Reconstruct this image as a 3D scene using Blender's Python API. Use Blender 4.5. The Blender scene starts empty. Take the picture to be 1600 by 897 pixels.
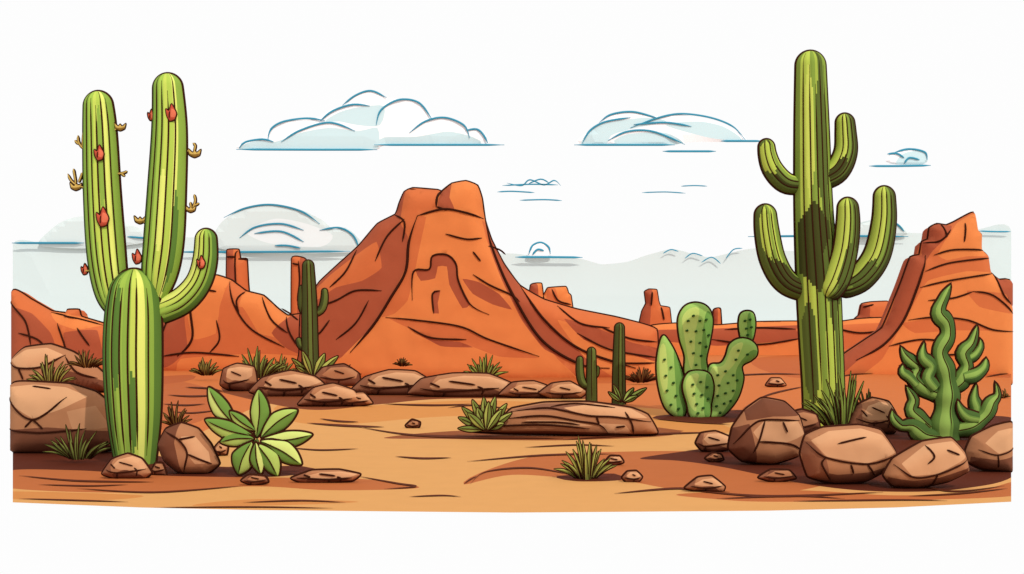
import bpy, math, random
from math import *
from mathutils import Vector, noise
from mathutils.geometry import delaunay_2d_cdt
import numpy as np
F=2000.0; H=2.5; HY=500.0
C=bpy.context.scene.collection
def dep(y): return F*H/(y-HY)
def Wp(x,y,D,t=0.0): return Vector(((x-800)/F*D, D-t*D/F, H-(y-HY)/F*D))
def G(x,y,t=0.0):
    D=dep(y); return Vector(((x-800)/F*D, D, t))
INK=(56,24,12); K=1.02; KG=1.38
mcache={}
def lin(c): c=c/255.0; return c/12.92 if c<=0.04045 else ((c+0.055)/1.055)**2.4
def mat(c,k=None):
    key=(c,k)
    if key in mcache: return mcache[key]
    m=bpy.data.materials.new('paint_%d_%d_%d'%c); m.use_nodes=True
    nt=m.node_tree; b=nt.nodes['Principled BSDF']
    kk=k or K
    base=[min(lin(v)/kk,0.93) for v in c]
    tc=nt.nodes.new('ShaderNodeTexCoord'); n=nt.nodes.new('ShaderNodeTexNoise')
    n.inputs['Scale'].default_value=2.2; n.inputs['Detail'].default_value=6
    nt.links.new(tc.outputs['Object'],n.inputs['Vector'])
    mx=nt.nodes.new('ShaderNodeMix'); mx.data_type='RGBA'
    a=0.0 if sum(c)>600 else 0.05
    mx.inputs['A'].default_value=[v*(1-a) for v in base]+[1]
    mx.inputs['B'].default_value=[min(v*(1+a),.95) for v in base]+[1]
    nt.links.new(n.outputs['Fac'],mx.inputs['Factor'])
    nt.links.new(mx.outputs['Result'],b.inputs['Base Color'])
    b.inputs['Roughness'].default_value=0.9
    b.inputs['Specular IOR Level'].default_value=0.05
    mcache[key]=m; return m
class MB:
    def __init__(s,k=None): s.v=[];s.f=[];s.m=[];s.mats=[];s.k=k
    def mi(s,c):
        if c not in s.mats: s.mats.append(c)
        return s.mats.index(c)
    def build(s,name,parent=None,label=None,cat=None,kind=None,group=None,smooth=True):
        used=sorted({i for f in s.f for i in f}); mp={o:n for n,o in enumerate(used)}
        V=[tuple(s.v[i]) for i in used]; FF=[tuple(mp[i] for i in f) for f in s.f]
        me=bpy.data.meshes.new(name)
        if parent is not None: off=(parent.parent or parent).location.copy()
        else:
            a=np.array(V); mn=a.min(0); mxx=a.max(0)
            off=Vector(((mn[0]+mxx[0])/2,(mn[1]+mxx[1])/2,mn[2])) if kind!='structure' else Vector((0,0,0))
        me.from_pydata([tuple(Vector(v)-off) for v in V],[],FF)
        for c in s.mats: me.materials.append(mat(c,s.k))
        me.polygons.foreach_set('material_index',[int(i) for i in s.m])
        me.polygons.foreach_set('use_smooth',[smooth]*len(s.f))
        me.update()
        o=bpy.data.objects.new(name,me); C.objects.link(o)
        if parent is not None: o.parent=parent
        else: o.location=off
        tag(o,label,cat,kind,group); return o
    def tube(s,pts,rad,c,closed=False,n=6):
        mi=s.mi(c); b=len(s.v); N=len(pts)
        if N<2: return
        for i,p in enumerate(pts):
            a=pts[(i-1)%N] if (closed or i>0) else p
            q=pts[(i+1)%N] if (closed or i<N-1) else p
            T=(q-a)
            if T.length<1e-9: T=Vector((0,0,1))
            T.normalize(); A=T.cross(Vector((0,-1,0)))
            if A.length<1e-3: A=Vector((1,0,0))
            A.normalize(); B=A.cross(T); r=rad[i]
            for k in range(n):
                t=2*pi*k/n; s.v.append(p+A*(r*cos(t))+B*(r*sin(t)))
        for i in range(N if closed else N-1):
            j=(i+1)%N
            for k in range(n):
                l=(k+1)%n; s.f.append((b+i*n+k,b+j*n+k,b+j*n+l,b+i*n+l)); s.m.append(mi)
def tag(o,label=None,cat=None,kind=None,group=None):
    if label: o['label']=label
    if cat: o['category']=cat
    if kind: o['kind']=kind
    if group: o['group']=group
def thing(name,label,cat,loc,group=None):
    o=bpy.data.objects.new(name,None); o.location=loc; C.objects.link(o); o.empty_display_size=.3
    tag(o,label,cat,None,group); return o
def spline(P,closed,step,tau=.5):
    P=[tuple(map(float,p)) for p in P]; n=len(P); out=[]
    m=n if closed else n-1
    for i in range(m):
        p1=P[i];p2=P[(i+1)%n]
        p0=P[(i-1)%n] if (closed or i>0) else p1
        p3=P[(i+2)%n] if (closed or i<n-2) else p2
        L=hypot(p2[0]-p1[0],p2[1]-p1[1]); k=max(1,int(ceil(L/step)))
        for j in range(k):
            t=j/k;t2=t*t;t3=t2*t
            h1=2*t3-3*t2+1;h2=t3-2*t2+t;h3=-2*t3+3*t2;h4=t3-t2
            out.append(tuple(h1*p1[d]+h2*tau*(p2[d]-p0[d])+h3*p2[d]+h4*tau*(p3[d]-p1[d]) for d in range(len(p1))))
    if not closed: out.append(P[-1])
    return out
def pin(P,poly):
    x=P[:,0];y=P[:,1];ins=np.zeros(len(P),bool);n=len(poly);j=n-1
    for i in range(n):
        xi,yi=poly[i][:2];xj,yj=poly[j][:2]
        if yi!=yj:
            c=((yi>y)!=(yj>y))&(x<(xj-xi)*(y-yi)/(yj-yi)+xi); ins^=c
        j=i
    return ins
def dist(P,poly):
    A=np.array([p[:2] for p in poly]);B=np.roll(A,-1,0);d=np.full(len(P),1e9)
    for a,b in zip(A,B):
        ab=b-a;L=max((ab**2).sum(),1e-9);t=np.clip(((P-a)@ab)/L,0,1)
        d=np.minimum(d,np.hypot(*(P-a-t[:,None]*ab).T))
    return d
def relief(mb,out,D,T,R,c,patches=(),lines=(),ow=1.8,tau=.5,g=None,back=.8,rough=0,ptau=None,lc=INK,oc=INK,off=0,M=None,lw=1.2,clipx=None,rs=30):
    xs=[float(p[0]) for p in out];ys=[float(p[1]) for p in out];size=max(max(xs)-min(xs),max(ys)-min(ys))
    step=min(max(2.0,size/45),8)
    O=spline(out,True,step,tau)
    if clipx: O=[(min(max(p[0],clipx[0]),clipx[1]),p[1]) for p in O]
    q=[O[0]]
    for p in O[1:]:
        if hypot(p[0]-q[-1][0],p[1]-q[-1][1])>.3: q.append(p)
    if hypot(q[0][0]-q[-1][0],q[0][1]-q[-1][1])<.3: q.pop()
    O=q
    g=float(g or max(2.5,size/22))
    gx,gy=np.meshgrid(np.arange(min(xs)-g,max(xs)+g,g),np.arange(min(ys)-g,max(ys)+g,g)); gx=gx.astype(float); gx[::2]+=g/2
    P=np.c_[gx.ravel(),gy.ravel()]; P=P[pin(P,O)]
    if len(P): P=P[dist(P,O)>g*.4]
    V=[Vector(p[:2]) for p in O];E=[(i,(i+1)%len(O)) for i in range(len(O))]
    V+=[Vector(p) for p in P.tolist()]
    if R>g and T>0:
        A_=np.array([p[:2] for p in O]); nx_=np.roll(A_,-1,0)-np.roll(A_,1,0); ln_=np.maximum(np.hypot(nx_[:,0],nx_[:,1]),1e-6)
        for fr in (.08,.25,.55):
            for sg in (1,-1):
                Q=A_+sg*fr*R*np.c_[-nx_[:,1]/ln_,nx_[:,0]/ln_]
                ok=pin(Q,O)&(dist(Q,O)>fr*R*.9)
                V+=[Vector(p) for p in Q[ok].tolist()]
    PP=[]
    for pt,pc in patches:
        S=spline(pt,True,step*1.5,tau if ptau is None else ptau); b=len(V)
        V+=[Vector(p[:2]) for p in S]; E+=[(b+i,b+(i+1)%len(S)) for i in range(len(S))]; PP.append((S,pc))
    rv,re,rf,_,_,_=delaunay_2d_cdt(V,E,[],0,1e-4)
    A=np.array([tuple(v) for v in rv]); tri=np.array([f for f in rf if len(f)==3])
    cen=A[tri].mean(1); keep=pin(cen,O); tri=tri[keep];cen=cen[keep]
    mid=np.full(len(tri),mb.mi(c))
    for S,pc in PP: mid[pin(cen,S)]=mb.mi(pc)
    def hf(Q):
        d=np.minimum(dist(Q,O)/R,1); ins=pin(Q,O); d=np.where(ins|(d<.02),d,0)
        h=T*np.sqrt(np.maximum(0,1-(1-d)**2))
        if rough:
            nz=np.array([noise.noise(Vector((q[0]/rs,q[1]/rs,D)))+.5*noise.noise(Vector((q[0]/rs*2.3,q[1]/rs*2.3,D+5))) for q in Q]); h=h+rough*nz*d
        return h
    h=hf(A)
    onb=dist(A,O)<.05
    h=np.where(onb,0,h)
    if M is None: MM=lambda x,y,t:Wp(x,y,D,t+off)
    else: MM=M
    b=len(mb.v)
    for p,t in zip(A.tolist(),h.tolist()): mb.v.append(MM(p[0],p[1],t))
    bi={}
    for (i,j,k),m_ in zip(tri.tolist(),mid.tolist()):
        ar=(A[j][0]-A[i][0])*(A[k][1]-A[i][1])-(A[k][0]-A[i][0])*(A[j][1]-A[i][1])
        if abs(ar)<1e-6: continue
        if ar>0: j,k=k,j
        mb.f.append((b+i,b+j,b+k)); mb.m.append(m_)
        if M is None and back>0 and not (onb[i] and onb[j] and onb[k]):
            def gb(q):
                if onb[q]: return b+q
                if q not in bi:
                    bi[q]=len(mb.v); mb.v.append(MM(A[q][0],A[q][1],-max(h[q],.3)*back))
                return bi[q]
            mb.f.append((gb(k),gb(j),gb(i))); mb.m.append(m_)
    sc=D/F if D else 1
    if ow>0: mb.tube([MM(p[0],p[1],0) for p in O],[ow*sc]*len(O),oc,True)
    for ln in lines:
        w=lw
        if isinstance(ln,tuple) and len(ln)==2 and isinstance(ln[1],(int,float)): ln,w=ln
        S=np.array(spline(ln,False,max(2,step*.6))); hh=hf(S)+w*.7
        n=len(S); prof=[max(.3,min(1,sin(pi*(i+.3)/(n-.4))*1.8)) for i in range(n)]
        mb.tube([MM(S[i][0],S[i][1],hh[i]) for i in range(n)],[w*sc*prof[i] for i in range(n)],lc)
def stroke(mb,pts,D,w,c,off=0,taper=True):
    S=spline(pts,False,3); n=len(S)
    mb.tube([Wp(p[0],p[1],D,off) for p in S],[w*D/F*(max(.3,min(1,sin(pi*(i+.3)/(n-.4))*2)) if taper else 1) for i in range(n)],c)
def column(mb,sp,D,strips,ribs=(),hl=(),ow=2.0,rw=1.2,off=0,dome=True,N=72,bd=False,knob=0):
    S=spline(sp,False,4); 
    L=[0]
    for a,b_ in zip(S,S[1:]): L.append(L[-1]+hypot(b_[0]-a[0],b_[1]-a[1]))
    tot=L[-1]; re=sp[-1][2]; r0=sp[0][2]
    ss=[tot*i/ max(10,int(tot/5)) for i in range(max(10,int(tot/5))+1)]
    if dome: ss=[s for s in ss if s<tot-re]+[tot-re+re*sin(pi/2*i/9) for i in range(10)]
    if bd: ss=[r0*(1-cos(pi/2*i/6)) for i in range(6)]+[s for s in ss if s>=r0]
    La=np.array(L);Sa=np.array(S)
    X=np.interp(ss,La,Sa[:,0]);Y=np.interp(ss,La,Sa[:,1]);Rr=np.interp(ss,La,Sa[:,2])
    if dome: Rr=np.array([r*sqrt(max(0,1-((s-(tot-re))/re)**2)) if s>tot-re else r for r,s in zip(Rr,ss)])
    if bd: Rr=np.array([r*sqrt(max(0,1-(1-s/r0)**2)) if s<r0 else r for r,s in zip(Rr,ss)])
    if knob: Rr=np.array([r*(1+knob*sin(s/7+sp[0][0])) for r,s in zip(Rr,ss)])
    n=len(ss); phis=[acos(u) for u in ribs]
    def pt(i,ph,ex=0.0):
        a=max(i-1,0);c_=min(i+1,n-1); tx=X[c_]-X[a];ty=Y[c_]-Y[a];l=hypot(tx,ty) or 1
        sx=-ty/l;sy=tx/l; r=Rr[i]
        dr=sum(exp(-((abs(ph)-p)/.12)**2) for p in phis)
        r=r*(1-.05*min(dr,1)*(0 if ex else 1))+ex
        return Wp(X[i]+sx*r*cos(ph),Y[i]+sy*r*cos(ph),D,r*sin(ph)+off)
    b=len(mb.v)
    for i in range(n):
        for k in range(N):
            ph=2*pi*k/N; ph=ph if ph<=pi else ph-2*pi; mb.v.append(pt(i,ph))
    for i in range(n-1):
        f=(ss[i]+ss[i+1])/2/tot
        for k in range(N):
            ph=2*pi*(k+.5)/N; u=cos(ph); c=strips[-1][1]
            for ue,cc in strips:
                if u<ue: c=cc;break
            for u0,u1,s0,s1,cc in hl:
                if s0<f<s1:
                    e=min(1,sin(pi*(f-s0)/(s1-s0))*1.5); uc=(u0+u1)/2
                    if abs(u-uc)<(u1-u0)/2*e: c=cc
            l=(k+1)%N; mb.f.append((b+i*N+k,b+i*N+l,b+(i+1)*N+l,b+(i+1)*N+k)); mb.m.append(mb.mi(c))
    sc=D/F
    path=[pt(i,pi) for i in range(n)]+[pt(i,0) for i in range(n-2,-1,-1)]
    mb.tube(path,[ow*sc]*len(path),INK)
    for q,u in enumerate(ribs):
        i1=int(n*(.97-.05*((q*7)%3))); i0=int(n*(.02+.03*((q*5)%3)))
        for sg in (1,-1):
            ps=[pt(i,sg*acos(u)) for i in range(i0,i1)]
            if len(ps)>2: mb.tube(ps,[rw*sc*max(.3,min(1,sin(pi*(i+.5)/len(ps))*2.5)) for i in range(len(ps))],INK,n=5)
def blade(mb,b0,tip,D,w,c1,c2,bend,off,ink=.8):
    n=8; L=hypot(tip[0]-b0[0],tip[1]-b0[1]); nx=-(tip[1]-b0[1])/L; ny=(tip[0]-b0[0])/L
    l=[];m=[];r=[]
    for i in range(n+1):
        t=i/n; q=bend*L*sin(pi*t)
        x=b0[0]+(tip[0]-b0[0])*t+nx*q;y=b0[1]+(tip[1]-b0[1])*t+ny*q
        ww=w*(.55+.9*t)*(1-t)**.75 if t<1 else 0
        o=off+8*sin(pi*t*.8)
        l.append(Wp(x-nx*ww,y-ny*ww,D,o));m.append(Wp(x,y,D,o+w*.5));r.append(Wp(x+nx*ww,y+ny*ww,D,o))
    b=len(mb.v)
    for i in range(n+1): mb.v+= [l[i],m[i],r[i]]
    for i in range(n):
        for k,cc in ((0,c1),(1,c2)):
            mb.f.append((b+3*i+k,b+3*i+k+1,b+3*i+k+4,b+3*i+k+3)); mb.m.append(mb.mi(cc))
    mb.tube(l+r[::-1],[ink*D/F]*(2*n+2),INK,n=5)
def tuft(name,label,cx,yb,w,h,n,seed,cols=((128,138,58),(88,98,40)),bw=3.2,ink=.8,yd=None,lean=0,cat='grass'):
    rd=random.Random(seed); mb=MB(); D=dep(yd or yb)
    L=[]; n=int(n*1.35)
    for i in range(n):
        u=-1+2*i/(n-1)+rd.uniform(-.1,.1)
        tip=(cx+w*u*1.08+lean,yb-h*1.08*(1-.72*min(abs(u),1.1)**1.5)*rd.uniform(.6,1.05)); L.append((abs(u),u,tip))
    L.sort(reverse=True)
    for k,(a,u,tip) in enumerate(L):
        c=cols if rd.random()<.6 else (cols[1],cols[0])
        blade(mb,(cx+w*.3*u,yb-(0 if a<.5 else 1)),tip,D,bw*rd.uniform(.8,1.25),c[0],c[1],-.09*u,k*1.0,ink)
    return mb.build(name,None,label,cat)
def leafpart(mb,b0,tip,w,D,c1,c2,off=0,ow=1.5,bend=0,vein=1.0):
    L=hypot(tip[0]-b0[0],tip[1]-b0[1]); tx=(tip[0]-b0[0])/L;ty=(tip[1]-b0[1])/L;nx=-ty;ny=tx
    def P(t,s): q=bend*L*sin(pi*t); return (b0[0]+tx*L*t+nx*(s*w/2+q),b0[1]+ty*L*t+ny*(s*w/2+q))
    o=[P(0,.12),P(.2,.6),P(.5,1),P(.78,.72),P(1,0),P(.78,-.72),P(.5,-1),P(.2,-.6),P(0,-.12)]
    relief(mb,o,D,w*.22,w*.5,c1,[([P(0,0),P(.5,0),P(1,0),P(.8,.8),P(.5,1.15),P(.2,.8)],c2)],[([P(.02,0),P(.5,0),P(.92,0)],vein)] if vein else [],ow=ow,off=off,tau=.4)

# ---------------- sky ----------------
w=bpy.data.worlds.new("World"); bpy.context.scene.world=w; w.use_nodes=True
nt=w.node_tree; bg=nt.nodes['Background']; out=nt.nodes['World Output']
sunv=Vector((.42,-.78,.84)).normalized()
el=asin(sunv.z); az=atan2(sunv.x,sunv.y)
sky=nt.nodes.new('ShaderNodeTexSky'); sky.sky_type='NISHITA'; sky.sun_disc=False; sky.sun_elevation=el; sky.sun_rotation=az
b2=nt.nodes.new('ShaderNodeBackground'); ad=nt.nodes.new('ShaderNodeAddShader')
nt.links.new(sky.outputs[0],b2.inputs[0]); b2.inputs[1].default_value=.05
bg.inputs[0].default_value=(1,.985,.965,1); bg.inputs[1].default_value=.74
nt.links.new(bg.outputs[0],ad.inputs[0]);nt.links.new(b2.outputs[0],ad.inputs[1]);nt.links.new(ad.outputs[0],out.inputs[0])
sl=bpy.data.lights.new('sun','SUN'); sl.energy=2.0; sl.angle=radians(.5); sl.color=(1,.96,.9)
so=bpy.data.objects.new('sun',sl); so.rotation_euler=(-sunv).to_track_quat('-Z','Y').to_euler(); C.objects.link(so)
me=bpy.data.meshes.new('sky'); sv=[];sf=[]
for i in range(25):
    a=radians(-75+150*i/24)
    sv+=[(900*sin(a),900*cos(a)-150,-700),(900*sin(a),900*cos(a)-150,900)]
for i in range(24): sf.append((2*i,2*i+1,2*i+3,2*i+2))
me.from_pydata(sv,[],sf); ms=bpy.data.materials.new('white_sky'); ms.use_nodes=True
n_=ms.node_tree; n_.nodes.remove(n_.nodes['Principled BSDF']); e=n_.nodes.new('ShaderNodeEmission'); e.inputs[0].default_value=(.985,.985,.985,1); e.inputs[1].default_value=1
n_.links.new(e.outputs[0],n_.nodes['Material Output'].inputs[0]); ms.cycles.emission_sampling='NONE'; me.materials.append(ms)
o=bpy.data.objects.new('sky',me); C.objects.link(o); tag(o,'plain white sky behind the desert','sky','structure')

# ---------------- ground ----------------
SAND=(238,172,102);ORG=(224,124,64);MIDS=(204,114,62);SHADE=(100,44,26);SAND2=(226,146,78)  # darkest tone paints the shadows under rocks and plants
mb=MB(KG)
gp=[([(10,508),(1590,508),(1590,690),(1240,650),(1180,652),(1020,652),(900,622),(640,618),(560,632),(450,620),(330,668),(250,705),(10,720)],ORG),
([(250,598),(330,608),(345,630),(330,650),(290,665),(250,670)],(204,108,58)),
([(440,628),(560,634),(760,626),(1040,640),(1130,664),(1140,676),(1000,672),(740,650),(520,664),(440,652)],(231,152,80)),
([(10,706),(165,698),(330,728),(470,728),(490,738),(400,746),(250,743),(120,735),(10,736)],SHADE),  # shadow painted along the foot of the left rocks
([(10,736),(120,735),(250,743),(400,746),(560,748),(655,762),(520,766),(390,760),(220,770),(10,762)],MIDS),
([(300,790),(400,780),(560,784),(420,790)],SAND2),
([(10,768),(220,774),(150,782),(10,779)],SAND2),
([(725,757),(752,738),(840,712),(960,706),(1100,706),(1200,720),(1300,750),(1200,772),(1060,765),(980,752),(900,748),(800,742)],MIDS),
([(1000,716),(1090,702),(1150,690),(1250,680),(1400,660),(1590,655),(1590,738),(1500,764),(1380,768),(1270,758),(1130,730),(1060,720)],SHADE),  # shadow painted around the right boulders
([(1060,772),(1240,766),(1400,774),(1520,768),(1590,752),(1590,774),(1400,782),(1200,784),(1120,780)],MIDS),
([(600,684),(740,672),(1030,668),(1050,680),(880,688),(700,686)],(160,88,50)),  # shadow painted under the layered slab
([(870,744),(960,740),(970,750),(900,752)],SHADE),
([(1025,650),(1180,640),(1190,652),(1120,662),(1050,658)],SHADE),
([(345,606),(500,610),(700,612),(915,614),(920,623),(700,623),(590,632),(480,640),(350,614)],(140,72,40)),  # contact shade painted under the middle rock row
([(10,596),(180,592),(300,586),(260,600),(10,610)],(196,100,54)),
([(1180,560),(1400,552),(1590,570),(1590,590),(1400,582),(1240,590)],(208,106,52)),
([(540,592),(700,586),(860,590),(1020,586),(1040,596),(860,600),(640,598)],(208,106,52)),
]
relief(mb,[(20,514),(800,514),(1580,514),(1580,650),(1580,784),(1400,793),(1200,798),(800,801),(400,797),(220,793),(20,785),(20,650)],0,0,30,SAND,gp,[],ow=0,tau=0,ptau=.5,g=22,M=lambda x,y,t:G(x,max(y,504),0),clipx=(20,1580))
def gline(pts,w,c=(104,48,26)):
    S=spline(pts,False,4); n=len(S); b=len(mb.v); mi=mb.mi(c)
    for i,p in enumerate(S):
        a=S[max(i-1,0)];q=S[min(i+1,n-1)];tx=q[0]-a[0];ty=q[1]-a[1];l=hypot(tx,ty) or 1
        ww=w*max(.12,sin(pi*(i+.2)/(n-.6))); D=dep(p[1]); z=.0006*D
        mb.v.append(G(p[0]-ty/l*ww,p[1]+tx/l*ww,z)); mb.v.append(G(p[0]+ty/l*ww,p[1]-tx/l*ww,z))
    for i in range(n-1): mb.f.append((b+2*i,b+2*i+1,b+2*i+3,b+2*i+2)); mb.m.append(mi)
for p,w_ in [([(618,714),(660,717),(705,716)],1.3),([(730,722),(850,712),(960,710)],1.2),([(735,757),(760,738),(830,732),(900,744)],1.2),([(725,757),(735,750),(745,745)],1),
 ([(480,662),(540,666),(600,668)],1.6),([(500,655),(530,659),(560,660)],1.2),([(560,745),(620,756),(650,761),(600,765)],1.2),([(240,794),(400,793),(520,795)],1),
 ([(120,764),(240,770),(380,760)],1.2),([(380,786),(470,783),(540,786)],1.1),([(640,777),(690,775),(720,777)],1),([(960,772),(1060,764),(1140,770)],1.5),([(1060,765),(1200,776),(1380,770)],1.6),
 ([(1240,784),(1400,782),(1480,783)],1.2),([(1120,780),(1240,776),(1320,780)],1.2),([(560,668),(640,680),(740,684),(880,686)],1.8),([(880,688),(1000,680),(1130,676)],1.4),
 ([(600,632),(680,634),(740,632)],1.2),([(1020,655),(1080,660),(1140,664)],1.2),([(290,606),(330,608),(350,614)],1.2),([(262,618),(300,620),(345,618)],1.2),([(255,632),(290,634),(320,632)],1.1),([(270,644),(300,646),(340,642)],1),
 ([(960,570),(1010,576),(1060,574)],1.2),([(1160,640),(1200,618),(1260,604)],1.1),([(1100,590),(1200,585),(1260,586)],.9),([(1300,592),(1340,585),(1400,583)],.9),([(1540,590),(1560,586),(1578,584)],.9),([(30,780),(100,782),(200,785)],1),([(1390,742),(1480,768),(1570,760)],1.2),
 ([(800,640),(740,634),(700,638)],1),([(450,700),(500,704),(560,702)],1),([(820,700),(900,696),(960,698)],1),([(30,744),(120,752),(240,754)],1.3),([(60,758),(140,760),(200,758)],1),([(1420,776),(1500,772),(1575,764)],1.2)]:
    gline(p,w_)
mb.build('ground',None,'flat sandy desert floor with dark shadow patches painted on it','ground','structure',smooth=False)

# ---------------- distant haze ----------------
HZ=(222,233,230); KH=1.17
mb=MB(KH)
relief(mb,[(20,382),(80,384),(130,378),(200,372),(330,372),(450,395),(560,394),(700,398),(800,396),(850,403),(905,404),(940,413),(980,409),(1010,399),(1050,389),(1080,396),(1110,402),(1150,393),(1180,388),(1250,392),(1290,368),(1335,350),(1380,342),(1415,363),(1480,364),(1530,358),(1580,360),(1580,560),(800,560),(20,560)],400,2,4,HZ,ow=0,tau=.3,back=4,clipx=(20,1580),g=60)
mb.build('hills',None,'pale blue haze band along the horizon, modelled as far hills','hills','structure',smooth=False)

# ---------------- clouds ----------------
BL=(62,144,170);CW=(254,254,254);CP=(202,227,230)
def cloud(label,out,patches,lines,bases,D=399.9,c=CW,w=1.5):
    mb=MB(KH if c==HZ else 1.0)
    if out: relief(mb,out,D,2,3,c,patches,[(l,w) for l in lines],ow=0,lc=BL,back=1,tau=.4)
    else:
        for l in lines: stroke(mb,l,D,w,BL)
    for b in bases: stroke(mb,b,D,1.7,BL,off=4)
    return mb.build('cloud',None,label,'cloud',smooth=False)
cloud('largest white puffy cloud left of centre above the red mesa',
 [(372,233),(384,222),(410,216),(419,204),(440,190),(490,186),(515,172),(535,166),(556,149),(580,142),(604,152),(630,155),(655,160),(676,182),(700,184),(722,192),(735,203),(750,203),(764,224),(700,228),(600,228),(585,234),(470,235)],
 [([(374,233),(400,220),(430,222),(470,208),(515,200),(560,205),(590,200),(592,226),(580,234),(470,235)],CP),([(508,190),(530,176),(560,168),(600,166),(594,196),(560,196),(530,190)],CP),([(590,227),(600,215),(650,214),(700,206),(738,214),(752,226),(680,228)],CP)],
 [[(374,232),(384,222),(410,218),(428,222)],[(419,220),(424,202),(444,190),(480,185),(508,189)],[(440,222),(470,204),(515,192),(555,205)],[(500,190),(520,174),(550,164),(578,166)],[(535,165),(556,149),(580,142),(604,153)],[(588,196),(596,172),(625,156),(655,161),(676,188)],[(640,208),(665,190),(695,184),(725,196),(734,216)],[(728,204),(745,202),(756,212),(762,224)]],
 [[(370,234),(480,234.5),(590,234.5)],[(585,227),(690,227),(788,227)]])
cloud('wide flat puffy cloud right of centre beside the tall right cactus',
 [(906,226),(918,206),(938,192),(950,181),(985,175),(1020,182),(1060,179),(1100,186),(1135,197),(1166,220),(1080,222),(1040,227)],
 [([(908,226),(925,200),(960,190),(1010,184),(1040,190),(985,202),(955,212),(945,227)],CP),([(960,224),(980,210),(1040,208),(1070,226),(1040,228)],CP),([(1040,196),(1090,190),(1130,198),(1158,218),(1110,216)],CP)],
 [[(910,224),(922,204),(945,191),(985,184)],[(936,192),(955,179),(990,175),(1030,186)],[(985,200),(1030,184),(1065,178),(1110,184),(1145,198),(1164,219)],[(950,220),(980,206),(1020,206),(1070,226)],[(990,195),(1040,192),(1080,198)]],
 [[(897,227),(980,227),(1054,227)],[(1035,237),(1080,237),(1118,237)],[(1126,221),(1160,221),(1190,221)]])
cloud('small cloud right of the tall right cactus over a short blue line',
 [(1384,252),(1392,240),(1410,236),(1430,233),(1446,238),(1450,250),(1440,257),(1400,257)],
 [([(1400,256),(1412,240),(1435,236),(1449,244),(1444,256)],CP)],
 [[(1386,241),(1400,240),(1412,247)],[(1398,238),(1420,233),(1444,238),(1448,250)],[(1412,256),(1420,247),(1436,250)]],[[(1357,260),(1400,260),(1453,259)]])
cloud('thin cloud of blue strokes just right of the mesa top',None,[],[[(792,286),(815,290),(828,281),(850,289),(866,282),(876,290)],[(826,287),(845,280),(858,286)],[(777,300),(800,299),(835,301)],[(785,290),(830,288),(872,289)],[(812,313),(850,312),(878,313.5)]],[],w=1.1)
cloud('faint streak cloud of two thin strokes in the empty sky centre right',None,[],[[(1003,301),(1040,300),(1071,302)],[(1064,291),(1085,290),(1105,291)]],[],w=.9)
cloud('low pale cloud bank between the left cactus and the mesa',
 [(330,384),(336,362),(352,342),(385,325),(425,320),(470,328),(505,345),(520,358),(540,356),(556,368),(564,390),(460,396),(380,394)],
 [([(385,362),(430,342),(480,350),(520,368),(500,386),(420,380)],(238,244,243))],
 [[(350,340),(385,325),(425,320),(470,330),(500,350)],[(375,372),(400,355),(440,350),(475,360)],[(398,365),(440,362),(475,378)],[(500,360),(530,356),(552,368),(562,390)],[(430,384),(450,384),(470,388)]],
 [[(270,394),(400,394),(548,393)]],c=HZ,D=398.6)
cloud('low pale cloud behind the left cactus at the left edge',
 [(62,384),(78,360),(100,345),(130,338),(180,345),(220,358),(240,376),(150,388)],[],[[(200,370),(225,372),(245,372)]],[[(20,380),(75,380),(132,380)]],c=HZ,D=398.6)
cloud('tiny single puff cloud on a blue line right of the mesa',[(824,400),(830,386),(844,379),(858,386),(862,400),(840,403)],[],[[(826,398),(832,384),(845,379),(857,386),(860,397)],[(832,398),(840,390),(850,392)]],[[(805,402),(860,402),(910,402.5)]],D=398.6)
cloud('long blue streak cloud crossing behind the right cactus',[(1325,368),(1340,352),(1378,343),(1404,350),(1418,366),(1370,372)],[],[[(1380,344),(1400,350),(1412,362)]],[[(1168,370),(1290,369),(1418,370)]],c=HZ,D=398.6)
cloud('faint blue arcs of cloud above the round green pear cactus',None,[],[[(1036,396),(1048,390),(1060,393)],[(1070,404),(1082,396),(1098,400)],[(1096,410),(1112,402),(1126,412)],[(1134,404),(1146,390),(1160,388)]],[],w=.9,D=398.6)
cloud('short blue streak cloud at the right edge beside the right mesa',None,[],[[(1530,361),(1555,362),(1579,362)]],[],w=1.2,D=398.6)

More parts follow.
